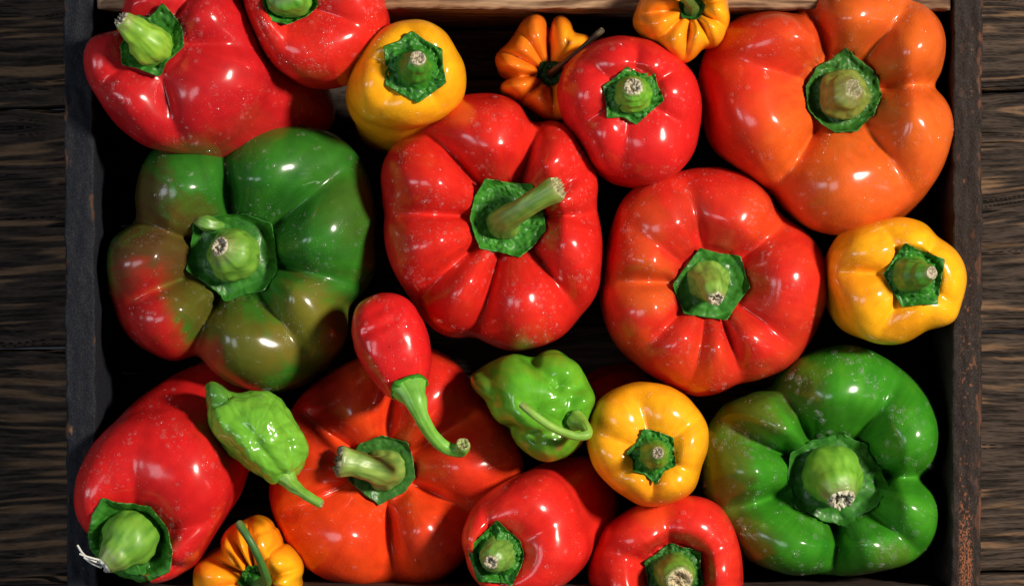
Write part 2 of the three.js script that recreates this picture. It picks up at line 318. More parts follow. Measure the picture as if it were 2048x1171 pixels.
const applyMarks = (spec, px, py) => {                 // creases (lines) and bumps (points) in photograph pixels, metres of relief
  let d = 0;
  for (const [a, b, w, h] of spec.creases || []) { const q = segDist(px, py, a, b) / w; if (q < 3) d -= h * Math.exp(-q * q); }
  for (const [x, y, w, h] of spec.bumps || []) { const q = Math.hypot(px - x, py - y) / w; if (q < 3) d += h * Math.exp(-q * q); }
  return d;
};

// a pepper standing on its tip, stem up; spec.tilt = [dx, dy, degrees] leans its stem towards that direction of the photograph
function bell(name, label, spec) {
  const { c, top, eq, bottom = FL, dip = 0.016, ra = 0.56, rc = 0.2, n: ne = 2.2, nb = 2.5, taper = 0.25, lean = [0, 0], K = 240, M = 84, rough = 1 } = spec;
  const g = thing(name, label, spec.category || 'pepper', spec.group), k = pxScale(eq), Ht = top - eq, Hb = eq - bottom, seed = spec.seed;
  const Rt = polar(spec.outline, c).map((r) => r * k), Gt = grooveTable(spec.grooves || [], spec.sigma ?? 5);
  const Rmean = Rt.reduce((a, b) => a + b) / 720;
  const Rsoft = blur(Rt, 22);
  const gdepth = spec.gdepth ?? (spec.fold ?? 1) * Math.max(dip * 1.3, Rmean * 0.5);
  const topY = (f, q) => {
    const gr = look(Gt, f), ras = ra + 0.12 * gr, R = look(Rt, f), rcs = rc * Rmean / R;
    const E = q <= ras ? 1 : Math.pow(Math.max(0, 1 - Math.pow((q - ras) / (1 - ras), ne)), 1 / ne);
    const x = clamp((q - rcs) / (ras - rcs)), Dc = 1 - Math.sqrt(Math.max(0, 1 - (1 - x) * (1 - x))), Ds = 0.5 + 0.5 * Math.cos(Math.PI * x);
    const D = mix(mix(Ds, Dc, 0.55), Ds, clamp(gr * 1.3));
    const G = smooth(rcs * 0.5, 0.66, q) * (1 - 0.35 * smooth(0.8, 1, q));
    return Ht * E - dip * D - gdepth * gr * G;
  };
  const pos = (f, t) => {                              // t 0..1 top, 1..2 side and bottom
    if (t <= 1) { const q = Math.sin(t * Math.PI / 2) * 0.35 + 0.65 * (1 - Math.pow(1 - t, 1.7)), R = look(Rt, f); return new THREE.Vector3(Math.cos(f) * R * q, topY(f, q), Math.sin(f) * R * q); }
    const a = (t - 1) * Math.PI / 2, w = Math.sin(a), R = mix(look(Rt, f), look(Rsoft, f), w), rr = R * Math.pow(Math.max(0, Math.cos(a)), 2 / nb) * (1 - taper * w * w), lw = Math.pow(w, 1.4);
    const ye = -gdepth * look(Gt, f) * 0.65;
    return new THREE.Vector3(Math.cos(f) * rr + lean[0] * k * lw, mix(ye, -Hb, w), Math.sin(f) * rr + lean[1] * k * lw);
  };
  const rows = [], cols = [], paint = paintFn(spec), Mt = Math.round(M * 0.64), Mb = M - Mt;
  const mid = new THREE.Vector3(0, -Hb * 0.2, 0), dir = new THREE.Vector3();
  const disp = (v, f, t) => {
    const px = c[0] + v.x / k, py = c[1] + v.z / k;
    const damp = t < 0.35 ? smooth(0.08, 0.35, t) : 1;
    const d = rough * damp * (0.0012 * noise(v.x * 26, v.y * 26 + seed * 3, v.z * 26) + 0.00016 * noise(v.x * 80, v.y * 80 + seed, v.z * 80) + 0.00003 * noise(v.x * 260, v.y * 260, v.z * 260 + seed)) + (t < 1.3 ? applyMarks(spec, px, py) : 0);
    dir.copy(v).sub(mid).normalize(); v.addScaledVector(dir, d); return [px, py];
  };
  for (let i = 0; i <= M; i++) {
    const t = i <= Mt ? Math.max(i / Mt, 0.004) : 1 + (i - Mt) / Mb * 0.9985, row = [], cr = [];
    for (let j = 0; j < K; j++) { const f = j / K * TAU, v = pos(f, t), p = disp(v, f, t); row.push(v); cr.push(paint(p[0], p[1], v.x, v.y, v.z)); }
    rows.push(row); cols.push(cr);
  }
  const body = part('body', gridGeometry(rows, K, cols, 0.012), spec.mat || skin, g);
  // surface height under the calyx
  const surf = (f, r) => { let a = 0, w = 0; for (let i = -4; i <= 4; i++) { const g2 = f + i * 0.16, k2 = Math.exp(-i * i / 8); a += k2 * topY(g2, clamp(r / look(Rt, g2), 0, 1)); w += k2; } return Math.min(a / w, topY(f, 0) + (spec.calyxRise ?? 0.004)); };
  const cs = spec.calyx;
  if (cs) {
    const out = cs.outline ? polygon(cs.outline, c).map((r) => r * k) : starOutline(cs.r * k, cs.n ?? 6, cs.phase ?? 0, cs.tip ?? 0.2, seed);
    calyx(g, surf, out, { seed, floor: (f, r) => Math.min(topY(f, clamp(r / look(Rt, f), 0, 1)), topY(f, 0) + 0.007), ...cs });
  }
  const st = spec.stem, y0 = topY(0, 0.0);
  if (st) {
    const local = ([px, py, h]) => new THREE.Vector3((px - c[0]) * k, y0 + h, (py - c[1]) * k), sm = stem(g, st.path.map(local), st.radii.map((r) => r * k), { seed, ...st });
    for (const path of st.fibres || []) part('fibre', new THREE.TubeGeometry(new THREE.CatmullRomCurve3(path.map(local)), 20, 0.00042, 6), fibreMat, sm);
  }
  for (const e of spec.extras || []) stem(g, e.path.map(([px, py, h]) => new THREE.Vector3((px - c[0]) * k, y0 + h, (py - c[1]) * k)), e.radii.map((r) => r * k), { seed, ...e });
  // stand it in the crate
  const q = new THREE.Quaternion();
  if (spec.tilt) { const [dx, dy, deg] = spec.tilt; q.setFromAxisAngle(new THREE.Vector3(dy, 0, -dx).normalize(), deg * D2R); }
  g.quaternion.copy(q);
  const cal = new THREE.Vector3(0, y0, 0).applyQuaternion(q), want = at(c[0], c[1], eq + y0 + (spec.raise ?? 0));
  if (!spec.tilt) { const e = at(c[0], c[1], eq); g.position.set(e.x, eq, e.z); } else g.position.copy(want).sub(cal);
  const upLocal = new THREE.Vector3(0, 1, 0).applyQuaternion(q.clone().invert());
  dew(body, g, Math.round((spec.dew ?? 0) * 0.7), spec.drop ?? 0.00035, seed, upLocal);
  // put the group's origin at the pepper's base
  const b = new THREE.Vector3(0, -Hb, 0); g.children.forEach((o) => o.position.sub(b)); g.position.add(b.applyQuaternion(q));
  return g;
}
// a pepper lying on its side: outline in the photograph, domed above and below
function lying(name, label, spec) {
  const { c, top, eq, bottom, n: ne = 2, K = 200, M = 80, rough = 1 } = spec, g = thing(name, label, spec.category || 'pepper', spec.group), k = pxScale(eq), Ht = top - eq, Hb = eq - bottom, seed = spec.seed;
  const Rt = polar(spec.outline, c).map((r) => r * k), Rs = blur(Rt, 20), Rp = blur(Rt, 120), rows = [], cols = [], paint = paintFn(spec);
  const axis = spec.axis ? Math.atan2(spec.axis[1], spec.axis[0]) : 0;
  for (let i = 0; i <= M; i++) {
    const a = Math.PI * clamp(i / M, 0.002, 0.998), q = Math.pow(Math.sin(a), 2 / ne), hy = Math.sign(Math.cos(a)) * Math.pow(Math.abs(Math.cos(a)), 2 / ne), row = [], cr = [];
    for (let j = 0; j < K; j++) {
      const f = j / K * TAU, sa = Math.sin(a), R = mix(look(Rp, f), mix(look(Rs, f), look(Rt, f), smooth(0.6, 0.95, sa)), smooth(0.15, 0.8, sa)), x = Math.cos(f) * R * q, z = Math.sin(f) * R * q, px = c[0] + x / k, py = c[1] + z / k;
      let y = hy > 0 ? Ht * hy : Hb * hy;
      const v = new THREE.Vector3(x, y, z), lx = x * Math.cos(axis) + z * Math.sin(axis), lz = -x * Math.sin(axis) + z * Math.cos(axis);
      const lump = spec.lump ?? 0.0016;
      const d = lump * noise(lx * 45, lz * 80 + seed * 3, y * 60) + lump * 0.5 * noise(lx * 130, lz * 130, y * 130 + seed) + (spec.wrinkle ?? 0.00002) * (noise(lx * 150, y * 260, lz * 260 + seed) + 0.6 * noise(x * 420, y * 420, z * 420));
      v.addScaledVector(v.clone().normalize(), d);
      if (hy > 0) { const mk = applyMarks(spec, px, py), nd = new THREE.Vector3(x * 0.45, Ht * 0.9 * hy, z * 0.45).normalize(); v.addScaledVector(nd, mk * smooth(0, 0.45, hy)); }
      row.push(v); cr.push(paint(px, py, x, y, z));
    }
    rows.push(row); cols.push(cr);
  }
  const body = part('body', gridGeometry(rows, K, cols, 0.012), spec.mat || skin, g);
  const o = at(c[0], c[1], eq); g.position.copy(o);
  const cs = spec.calyx;
  if (cs) {                                            // the calyx sits on the end of the fruit, turned along dir
    const cg = new THREE.Vector3((cs.at[0] - c[0]) * k, cs.at[2] - eq, (cs.at[1] - c[1]) * k);
    const m = calyx(g, (f, r) => (cs.bowl ?? -6) * r * r, starOutline(cs.r * k, cs.n ?? 5, cs.phase ?? 0, cs.tip ?? 0.14, seed), { seed, ...cs });
    m.position.copy(cg); m.quaternion.setFromUnitVectors(new THREE.Vector3(0, 1, 0), new THREE.Vector3(...cs.dir).normalize());
  }
  const st = spec.stem;
  if (st) stem(g, st.path.map(([px, py, y]) => new THREE.Vector3((px - c[0]) * k, y - eq, (py - c[1]) * k)), st.radii.map((r) => r * k), { seed, ...st });
  dew(body, g, spec.dew ?? 0, spec.drop ?? 0.0003, seed, new THREE.Vector3(0, 1, 0));
  g.children.forEach((q) => { q.position.y += Hb; }); g.position.y -= Hb;
  return g;
}

const BELL = 'bell_pepper', MINI = 'mini_pepper', HAB = 'habanero_pepper';
// large bell peppers
bell(BELL, 'large half-ripe bell pepper, green with brown and red lobes', { seed: 1, fold: 0.78, c: [474, 515], top: 0.103, eq: 0.068, dip: 0.02, ra: 0.58, rc: 0.31, taper: 0.3,
  outline: [[752, 480], [750, 540], [728, 585], [700, 615], [692, 670], [655, 735], [600, 772], [545, 786], [480, 775], [430, 748], [392, 712], [345, 722], [285, 695], [240, 645], [218, 580], [213, 520], [228, 478], [268, 440], [270, 385], [285, 330], [315, 295], [370, 280], [432, 278], [490, 255], [555, 247], [625, 255], [685, 282], [725, 325], [748, 390]],
  grooves: [[266, 0.95], [322, 0.75], [12, 0.6], [52, 0.45], [113, 0.95], [157, 0.6], [201, 0.7]], sigma: 4,
  color: [0.015, 0.105, 0.011], alt: [0.028, 0.155, 0.011], mottle: 0.8,
  patches: [[330, 500, 95, BROWN, 0.9], [300, 410, 75, BROWN, 0.75], [390, 440, 60, OLIVE, 0.6], [300, 625, 85, [0.42, 0.014, 0.012], 1], [262, 560, 40, [0.16, 0.03, 0.016], 0.7], [400, 600, 62, OLIVE, 0.9], [330, 700, 75, [0.42, 0.014, 0.012], 1], [480, 680, 110, OLIVE, 0.85], [620, 650, 90, [0.14, 0.115, 0.012], 0.85], [420, 715, 45, [0.3, 0.03, 0.015], 0.85], [700, 420, 70, [0.05, 0.1, 0.012], 0.5]],
  calyx: { outline: [[562, 540], [535, 580], [458, 602], [410, 560], [384, 540], [392, 490], [398, 440], [450, 432], [500, 430], [551, 448], [556, 495]], cup: 0.0022, moundR: 0.7, mound: 0.001, knob: 0.00025, green: [0.041, 0.14, 0.02] },
  stem: { path: [[478, 515, -0.001], [477, 512, 0.007], [470, 505, 0.014], [455, 495, 0.019]], radii: [46, 52, 46, 22], green: [0.152, 0.299, 0.0472], cork: 0.16, ridge: 0.06 }, dew: 2200, drop: 0.0003,
  extras: [{ nameStem: 'torn_flap', capName: 'torn_edge', path: [[452, 452, 0.0035], [438, 452, 0.0075], [420, 448, 0.0085], [402, 443, 0.006]], radii: [7, 13, 15, 9], green: [0.12, 0.25, 0.05], tip: [0.3, 0.36, 0.14], cork: 0.3, ridge: 0.3, n: 20 }] });
bell(BELL, 'red bell pepper with eight lobes and a long slanting green stem', { seed: 2, c: [1018, 437], top: 0.117, eq: 0.079, dip: 0.018, ra: 0.58, rc: 0.3, taper: 0.3,
  outline: [[1208, 470], [1208, 530], [1192, 588], [1160, 632], [1125, 672], [1080, 697], [1035, 706], [985, 692], [945, 674], [900, 672], [858, 645], [825, 600], [795, 560], [775, 505], [767, 455], [767, 430], [765, 385], [768, 335], [788, 292], [830, 262], [860, 228], [895, 203], [945, 191], [1000, 190], [1038, 205], [1062, 240], [1110, 243], [1152, 268], [1178, 310], [1196, 355], [1197, 405], [1204, 440]],
  grooves: [[358, 0.45], [54, 0.65], [105, 0.75], [139, 0.75], [182, 0.7], [227, 0.85], [288, 0.9], [330, 0.4]], sigma: 4,
  color: [0.55, 0.013, 0.01], alt: [0.6, 0.024, 0.012], mottle: 0.7, patches: [[1048, 690, 30, TAN, 0.8], [925, 232, 24, [0.7, 0.1, 0.02], 0.6]],
  calyx: { outline: [[1090, 462], [1065, 492], [1040, 515], [1000, 505], [962, 498], [948, 465], [942, 440], [950, 400], [972, 362], [1010, 368], [1062, 372], [1085, 420]], cup: 0.003, moundR: 0.45, mound: 0.002, knob: 0.0014, green: [0.055, 0.18, 0.026] },
  stem: { path: [[1008, 448, 0], [1012, 440, 0.009], [1040, 424, 0.017], [1075, 403, 0.022], [1112, 382, 0.025]], radii: [34, 26, 22, 22, 26], green: [0.158, 0.249, 0.0504], tip: [0.42, 0.42, 0.2], cork: 0.05 }, dew: 2600, drop: 0.00032 });
bell(BELL, 'squat red bell pepper blushed with orange, short curved stem', { seed: 3, c: [1415, 567], top: 0.108, eq: 0.073, dip: 0.014, ra: 0.58, rc: 0.31, taper: 0.3,
  outline: [[1656, 560], [1651, 612], [1636, 660], [1608, 702], [1570, 735], [1520, 757], [1470, 770], [1420, 788], [1370, 782], [1320, 757], [1270, 722], [1233, 690], [1210, 650], [1199, 605], [1200, 560], [1211, 500], [1222, 450], [1240, 405], [1277, 370], [1330, 346], [1390, 335], [1450, 338], [1500, 355], [1535, 386], [1556, 418], [1585, 440], [1620, 470], [1645, 512]],
  grooves: [[256, 0.45], [321, 0.7], [38, 0.4], [72, 0.55], [100, 0.4], [136, 0.5], [182, 0.65], [215, 0.2]], sigma: 5,
  color: [0.54, 0.016, 0.011], alt: [0.57, 0.035, 0.012], mottle: 0.7, patches: [[1285, 570, 65, [0.6, 0.1, 0.015], 0.75], [1270, 450, 60, [0.58, 0.07, 0.014], 0.6], [1255, 690, 50, [0.6, 0.07, 0.012], 0.6], [1520, 430, 60, [0.62, 0.07, 0.012], 0.5], [1400, 720, 50, [0.6, 0.06, 0.012], 0.4], [1370, 420, 40, [0.36, 0.03, 0.014], 0.5]],
  calyx: { outline: [[1490, 575], [1470, 602], [1445, 638], [1400, 632], [1362, 625], [1350, 595], [1340, 570], [1365, 535], [1393, 498], [1430, 507], [1472, 513], [1482, 548]], cup: 0.002, moundR: 0.6, mound: 0.003, knob: 0.0003, green: [0.04, 0.14, 0.019] },
  stem: { path: [[1410, 562, 0], [1412, 568, 0.007], [1417, 580, 0.013], [1420, 597, 0.017]], radii: [42, 30, 26, 17], green: [0.182, 0.299, 0.0624], cork: 0.1 }, dew: 2000, drop: 0.00028 });
bell(BELL, 'big orange bell pepper flushed red on one side, against the rust-streaked board', { seed: 4, c: [1677, 188], top: 0.113, eq: 0.074, dip: 0.02, ra: 0.6, rc: 0.3, taper: 0.3,
  outline: [[1899, 235], [1896, 290], [1880, 350], [1850, 400], [1800, 440], [1740, 463], [1670, 471], [1612, 455], [1570, 422], [1535, 385], [1480, 345], [1430, 300], [1405, 240], [1398, 180], [1403, 120], [1427, 73], [1470, 40], [1530, 20], [1582, 24], [1600, 0], [1640, -25], [1700, -38], [1780, -32], [1840, 0], [1876, 42], [1891, 90], [1887, 140], [1873, 178], [1888, 202]],
  grooves: [[248, 0.85], [306, 0.5], [355, 0.75], [57, 0.5], [124, 0.85], [195, 0.35]], sigma: 5,
  color: ORANGE, alt: [0.56, 0.08, 0.014], mottle: 0.8, patches: [[1480, 130, 130, [0.58, 0.025, 0.012], 0.92], [1450, 270, 100, [0.58, 0.03, 0.012], 0.85], [1590, 60, 70, [0.62, 0.05, 0.012], 0.7], [1570, 400, 50, [0.62, 0.05, 0.012], 0.6], [1550, 220, 60, [0.68, 0.07, 0.012], 0.6], [1560, 290, 60, [0.7, 0.1, 0.012], 0.5]],
  calyx: { outline: [[1752, 195], [1735, 235], [1700, 268], [1660, 270], [1630, 250], [1606, 225], [1602, 180], [1625, 140], [1655, 125], [1679, 105], [1705, 125], [1742, 155]], cup: 0.0025, moundR: 0.72, mound: 0.001, knob: 0.0012, green: [0.045, 0.115, 0.021] },
  stem: { path: [[1675, 197, -0.001], [1676, 196, 0.006], [1680, 194, 0.011], [1690, 188, 0.0145]], radii: [46, 50, 36, 22], green: [0.172, 0.195, 0.0472], tip: [0.36, 0.36, 0.2], cork: 0.22, ridge: 0.12 }, dew: 1600, drop: 0.0003 });
bell(BELL, 'glossy green bell pepper with a thick pale-tipped stem, beaded with water', { seed: 5, c: [1666, 955], top: 0.1, eq: 0.068, dip: 0.022, ra: 0.63, rc: 0.38, taper: 0.3,
  outline: [[1845, 955], [1868, 990], [1876, 1040], [1856, 1095], [1805, 1128], [1745, 1146], [1690, 1150], [1640, 1146], [1580, 1148], [1520, 1132], [1465, 1092], [1428, 1040], [1405, 980], [1400, 920], [1412, 860], [1442, 812], [1492, 788], [1545, 775], [1568, 738], [1605, 708], [1650, 692], [1705, 692], [1762, 710], [1812, 745], [1852, 790], [1876, 840], [1878, 890], [1866, 930]],
  grooves: [[358, 0.8], [301, 0.45], [238, 0.75], [207, 0.7], [165, 0.7], [88, 0.75], [42, 0.4]], sigma: 5,
  color: [0.02, 0.165, 0.009], alt: [0.05, 0.24, 0.012], mottle: 0.8, patches: [[1440, 950, 85, [0.075, 0.1, 0.012], 0.75, 0.7, 1.6], [1500, 830, 60, [0.1, 0.11, 0.012], 0.6], [1480, 1100, 75, [0.08, 0.1, 0.012], 0.6], [1590, 790, 55, [0.06, 0.08, 0.012], 0.6], [1770, 1120, 50, [0.08, 0.11, 0.012], 0.5]],
  calyx: { outline: [[1768, 970], [1740, 1010], [1692, 1050], [1640, 1038], [1585, 1010], [1570, 950], [1575, 902], [1620, 878], [1675, 862], [1725, 885], [1752, 930]], cup: 0.0025, moundR: 0.7, mound: 0.001, knob: 0.0003, green: [0.041, 0.133, 0.022] },
  stem: { path: [[1658, 948, -0.001], [1658, 945, 0.008], [1662, 962, 0.0155], [1668, 988, 0.02]], radii: [56, 59, 44, 31], green: [0.152, 0.332, 0.0404], tip: [0.62, 0.62, 0.48], cork: 0.2, ridge: 0.06 }, dew: 1700, drop: 0.0005 });
bell(BELL, 'broad orange-red bell pepper with a stout bent stem, under the long red chilli', { seed: 6, c: [770, 937], top: 0.09, eq: 0.062, dip: 0.015, ra: 0.58, rc: 0.27, taper: 0.3,
  outline: [[1046, 935], [1035, 975], [1000, 1030], [960, 1080], [920, 1130], [860, 1165], [790, 1172], [715, 1172], [645, 1150], [590, 1110], [555, 1060], [541, 1000], [544, 940], [560, 880], [575, 830], [602, 788], [650, 750], [705, 722], [760, 700], [820, 690], [880, 702], [920, 730], [955, 775], [990, 820], [1020, 862], [1040, 905]],
  grooves: [[278, 0.75], [328, 0.8], [25, 0.85], [84, 0.85], [158, 0.55], [215, 0.6]], sigma: 5,
  color: [0.64, 0.036, 0.008], alt: [0.69, 0.058, 0.008], mottle: 0.8, patches: [[640, 800, 80, [0.52, 0.016, 0.012], 0.8], [880, 770, 80, [0.54, 0.014, 0.011], 0.85], [960, 920, 70, [0.56, 0.02, 0.011], 0.6], [860, 1070, 50, [0.5, 0.03, 0.016], 0.4]],
  calyx: { outline: [[832, 950], [810, 980], [762, 1004], [735, 985], [700, 955], [705, 920], [720, 885], [768, 867], [818, 880], [828, 915]], cup: 0.002, moundR: 0.5, mound: 0.004, knob: 0.0003, green: [0.0465, 0.122, 0.025] },
  stem: { path: [[772, 935, 0], [768, 934, 0.01], [742, 926, 0.017], [715, 917, 0.019], [688, 912, 0.02]], radii: [42, 30, 25, 25, 32], green: [0.216, 0.306, 0.0876], tip: [0.5, 0.5, 0.36], cork: 0.1, flare: 0.3 }, dew: 1200, drop: 0.0003 });
bell(BELL, 'deep red bell pepper lying tilted in the corner, yellowish stem with a grey tip', { seed: 7, c: [307, 88], top: 0.12, eq: 0.09, bottom: 0.022, dip: 0.004, ra: 0.58, rc: 0.37, taper: 0.3, tilt: [-0.8, -0.45, 12], raise: 0, lean: [215, 60],
  outline: [[500, 90], [510, 140], [500, 190], [460, 240], [400, 275], [330, 290], [265, 275], [215, 240], [172, 198], [142, 152], [134, 108], [152, 66], [205, 44], [215, -10], [240, -45], [300, -58], [370, -58], [430, -45], [470, 0], [490, 45]],
  grooves: [[78, 0.75], [0, 0.5], [215, 0.65], [305, 0.6], [145, 0.3]], sigma: 6,
  color: [0.44, 0.01, 0.014], alt: [0.5, 0.012, 0.013], mottle: 0.7, patches: [[400, 330, 70, [0.3, 0.11, 0.03], 0.75, 1.8, 0.8]],
  calyx: { outline: [[372, 95], [340, 125], [322, 155], [280, 138], [248, 130], [245, 95], [250, 60], [275, 30], [298, 38], [330, 12], [352, 38], [368, 60]], cup: 0.003, moundR: 0.5, mound: 0.003, knob: 0.001 },
  stem: { path: [[309, 95, 0], [307, 92, 0.007], [292, 75, 0.014], [270, 55, 0.019]], radii: [38, 40, 28, 19], green: [0.236, 0.393, 0.0472], cork: 0.16, ridge: 0.1 }, dew: 1500, drop: 0.00032 });
bell(BELL, 'red bell pepper with a stubby stem, squeezed against the bare wood end board', { seed: 8, c: [590, 12], top: 0.12, eq: 0.087, dip: 0.008, ra: 0.58, rc: 0.24, taper: 0.3,
  outline: [[779, 50], [765, 100], [722, 142], [690, 170], [640, 178], [580, 160], [540, 128], [510, 80], [488, 20], [485, -25], [505, -50], [560, -65], [640, -68], [710, -60], [755, -40], [775, 0]],
  grooves: [[20, 0.5], [95, 0.15], [165, 0.3], [320, 0.4], [230, 0.4]], sigma: 6,
  color: [0.56, 0.013, 0.012], alt: [0.6, 0.025, 0.011], mottle: 0.7,
  calyx: { outline: [[645, 25], [625, 45], [585, 62], [555, 55], [540, 25], [535, -10], [560, -35], [600, -45], [640, -20]], cup: 0.003, moundR: 0.75, mound: 0.003, knob: 0.001, green: [0.055, 0.18, 0.026] },
  stem: { path: [[588, 2, 0], [588, 2, 0.006], [586, 0, 0.011], [582, -4, 0.014]], radii: [44, 48, 40, 22], green: [0.0944, 0.252, 0.0268] }, dew: 900, drop: 0.00034 });
bell(BELL, 'long red bell pepper tipped over the dark side board, hooked fibres on its stem', { seed: 9, c: [265, 1080], top: 0.118, eq: 0.09, bottom: 0.012, dip: 0.008, ra: 0.58, rc: 0.42, taper: 0.2, tilt: [-0.35, 0.75, 13], raise: 0, lean: [135, -190],
  outline: [[440, 1040], [415, 1085], [392, 1125], [350, 1170], [280, 1182], [215, 1165], [172, 1135], [162, 1085], [142, 1045], [140, 990], [150, 940], [185, 890], [255, 850], [340, 840], [420, 875], [452, 950]],
  grooves: [[345, 0.5], [275, 0.3], [178, 0.7], [120, 0.3], [30, 0.5]], sigma: 6,
  color: [0.5, 0.01, 0.012], alt: [0.58, 0.014, 0.012], mottle: 0.7, patches: [[355, 1075, 14, [0.16, 0.03, 0.012], 0.6], [300, 1000, 8, [0.16, 0.03, 0.012], 0.6]],
  calyx: { outline: [[352, 1085], [345, 1130], [300, 1155], [255, 1175], [215, 1150], [178, 1120], [180, 1070], [195, 1020], [215, 985], [260, 995], [310, 1000], [340, 1040]], cup: 0.004, moundR: 0.6, mound: 0.003, knob: 0.0007 },
  stem: { path: [[266, 1070, 0], [262, 1073, 0.008], [245, 1090, 0.013], [224, 1107, 0.016]], radii: [56, 54, 36, 22], green: [0.152, 0.309, 0.0472], tip: [0.66, 0.68, 0.66], cork: 0.3, ridge: 0.08, fibres: [[[228, 1106, 0.0165], [205, 1096, 0.018], [185, 1084, 0.017], [172, 1070, 0.015]], [[232, 1100, 0.0165], [212, 1092, 0.0185], [190, 1085, 0.019], [180, 1082, 0.0185]], [[220, 1112, 0.0165], [202, 1104, 0.0165], [184, 1094, 0.015]]] }, dew: 900, drop: 0.00034 });

// mini sweet peppers
const miniCalyx = { cup: 0.0012, moundR: 0.88, mound: 0.0065, knob: 0.0015, green: [0.0365, 0.143, 0.018] };
bell(MINI, 'yellow mini pepper with a pointed six-cornered calyx and dark green stem', { seed: 10, c: [836, 143], top: 0.121, eq: 0.096, bottom: 0.03, dip: 0.002, ra: 0.55, rc: 0.4, taper: 0.35, lean: [-75, 120], K: 180, M: 70,
  outline: [[932, 160], [926, 196], [900, 227], [860, 250], [810, 263], [760, 255], [715, 230], [697, 190], [703, 140], [722, 103], [757, 65], [802, 42], [850, 41], [890, 64], [915, 100], [929, 132]],
  grooves: [[330, 0.3], [60, 0.3], [135, 0.35], [190, 0.5], [260, 0.35]], sigma: 9, color: YELLOW, alt: [0.84, 0.33, 0.008], mottle: 0.7, patches: [[720, 150, 40, AMBER, 0.6]],
  calyx: { ...miniCalyx, outline: [[895, 174], [865, 195], [840, 214], [805, 195], [776, 177], [776, 140], [773, 103], [805, 90], [827, 72], [855, 92], [887, 108], [888, 140]] },
  stem: { path: [[834, 146, 0], [835, 143, 0.006], [838, 137, 0.0115], [842, 130, 0.015]], radii: [40, 33, 24, 17], green: [0.0404, 0.198, 0.0174], cork: 0.1, ridge: 0.04 }, dew: 120, drop: 0.00028 });
bell(MINI, 'yellow mini pepper resting on the rust-streaked side board', { seed: 11, c: [1814, 550], top: 0.119, eq: 0.098, bottom: 0.03, dip: 0.004, ra: 0.55, rc: 0.38, taper: 0.35, lean: [-60, 30], K: 180, M: 70,
  outline: [[1928, 540], [1921, 600], [1903, 642], [1850, 661], [1790, 686], [1732, 681], [1690, 652], [1666, 600], [1659, 550], [1667, 500], [1690, 466], [1740, 447], [1800, 437], [1848, 448], [1876, 474], [1908, 498]],
  grooves: [[183, 0.8], [118, 0.6], [240, 0.35], [305, 0.3], [35, 0.4]], sigma: 7, color: YELLOW, alt: [0.84, 0.33, 0.008], mottle: 0.7, patches: [[1700, 560, 60, AMBER, 0.8], [1760, 500, 40, AMBER, 0.6], [1800, 650, 40, AMBER, 0.5]],
  calyx: { ...miniCalyx, outline: [[1876, 520], [1868, 560], [1862, 607], [1825, 608], [1793, 613], [1775, 580], [1757, 548], [1780, 515], [1797, 488], [1830, 503]] },
  stem: { path: [[1812, 550, 0], [1816, 550, 0.006], [1828, 549, 0.012], [1842, 546, 0.017]], radii: [40, 33, 24, 14], green: [0.0708, 0.228, 0.0252], cork: 0.08, ridge: 0.04 }, dew: 260, drop: 0.00028 });
bell(MINI, 'amber yellow mini pepper between the green habanero and the green bell pepper', { seed: 12, c: [1303, 903], top: 0.116, eq: 0.094, bottom: 0.03, dip: 0.003, ra: 0.55, rc: 0.34, taper: 0.35, lean: [20, 30], K: 180, M: 70,
  outline: [[1414, 880], [1403, 930], [1385, 980], [1342, 1004], [1290, 1009], [1250, 992], [1213, 962], [1188, 928], [1172, 880], [1178, 830], [1205, 790], [1250, 768], [1300, 764], [1350, 774], [1394, 812], [1412, 848]],
  grooves: [[92, 0.5], [200, 0.4], [255, 0.5], [320, 0.35], [150, 0.35], [25, 0.3]], sigma: 7, color: [0.84, 0.33, 0.008], alt: YELLOW, mottle: 0.7, patches: [[1300, 985, 50, AMBER, 0.8], [1220, 960, 40, AMBER, 0.6]],
  calyx: { ...miniCalyx, outline: [[1347, 925], [1325, 935], [1307, 962], [1285, 942], [1262, 935], [1262, 915], [1248, 900], [1270, 880], [1283, 852], [1310, 858], [1342, 870], [1343, 900]] },
  stem: { path: [[1303, 903, 0], [1304, 903, 0.006], [1306, 900, 0.012], [1308, 896, 0.016]], radii: [32, 27, 20, 13], green: [0.0912, 0.246, 0.0252], tip: [0.4, 0.36, 0.28], cork: 0.1, ridge: 0.04 }, dew: 160, drop: 0.00026 });
bell(MINI, 'round red mini pepper beside the orange bell pepper, overlapping the orange habanero', { seed: 13, c: [1262, 196], top: 0.12, eq: 0.095, bottom: 0.03, dip: 0.002, ra: 0.5, rc: 0.36, taper: 0.3, lean: [20, 30], K: 180, M: 70,
  outline: [[1399, 200], [1396, 258], [1381, 310], [1346, 350], [1292, 371], [1240, 366], [1192, 342], [1165, 302], [1140, 262], [1122, 215], [1120, 170], [1135, 125], [1166, 95], [1210, 78], [1260, 74], [1312, 85], [1356, 115], [1387, 152]],
  grooves: [[30, 0.35], [100, 0.35], [150, 0.45], [215, 0.35], [275, 0.3], [330, 0.4]], sigma: 7, color: [0.6, 0.015, 0.013], alt: [0.54, 0.012, 0.013], mottle: 0.7,
  calyx: { ...miniCalyx, outline: [[1322, 208], [1298, 228], [1268, 255], [1240, 240], [1210, 243], [1210, 215], [1202, 180], [1225, 165], [1250, 142], [1275, 155], [1303, 155], [1310, 180]] },
  stem: { path: [[1262, 197, 0.002], [1262, 193, 0.006], [1261, 188, 0.009], [1260, 184, 0.0112]], radii: [38, 32, 26, 20], green: [0.122, 0.316, 0.032], tip: [0.6, 0.56, 0.42], cork: 0.12, ridge: 0.04 }, dew: 320, drop: 0.00034 });
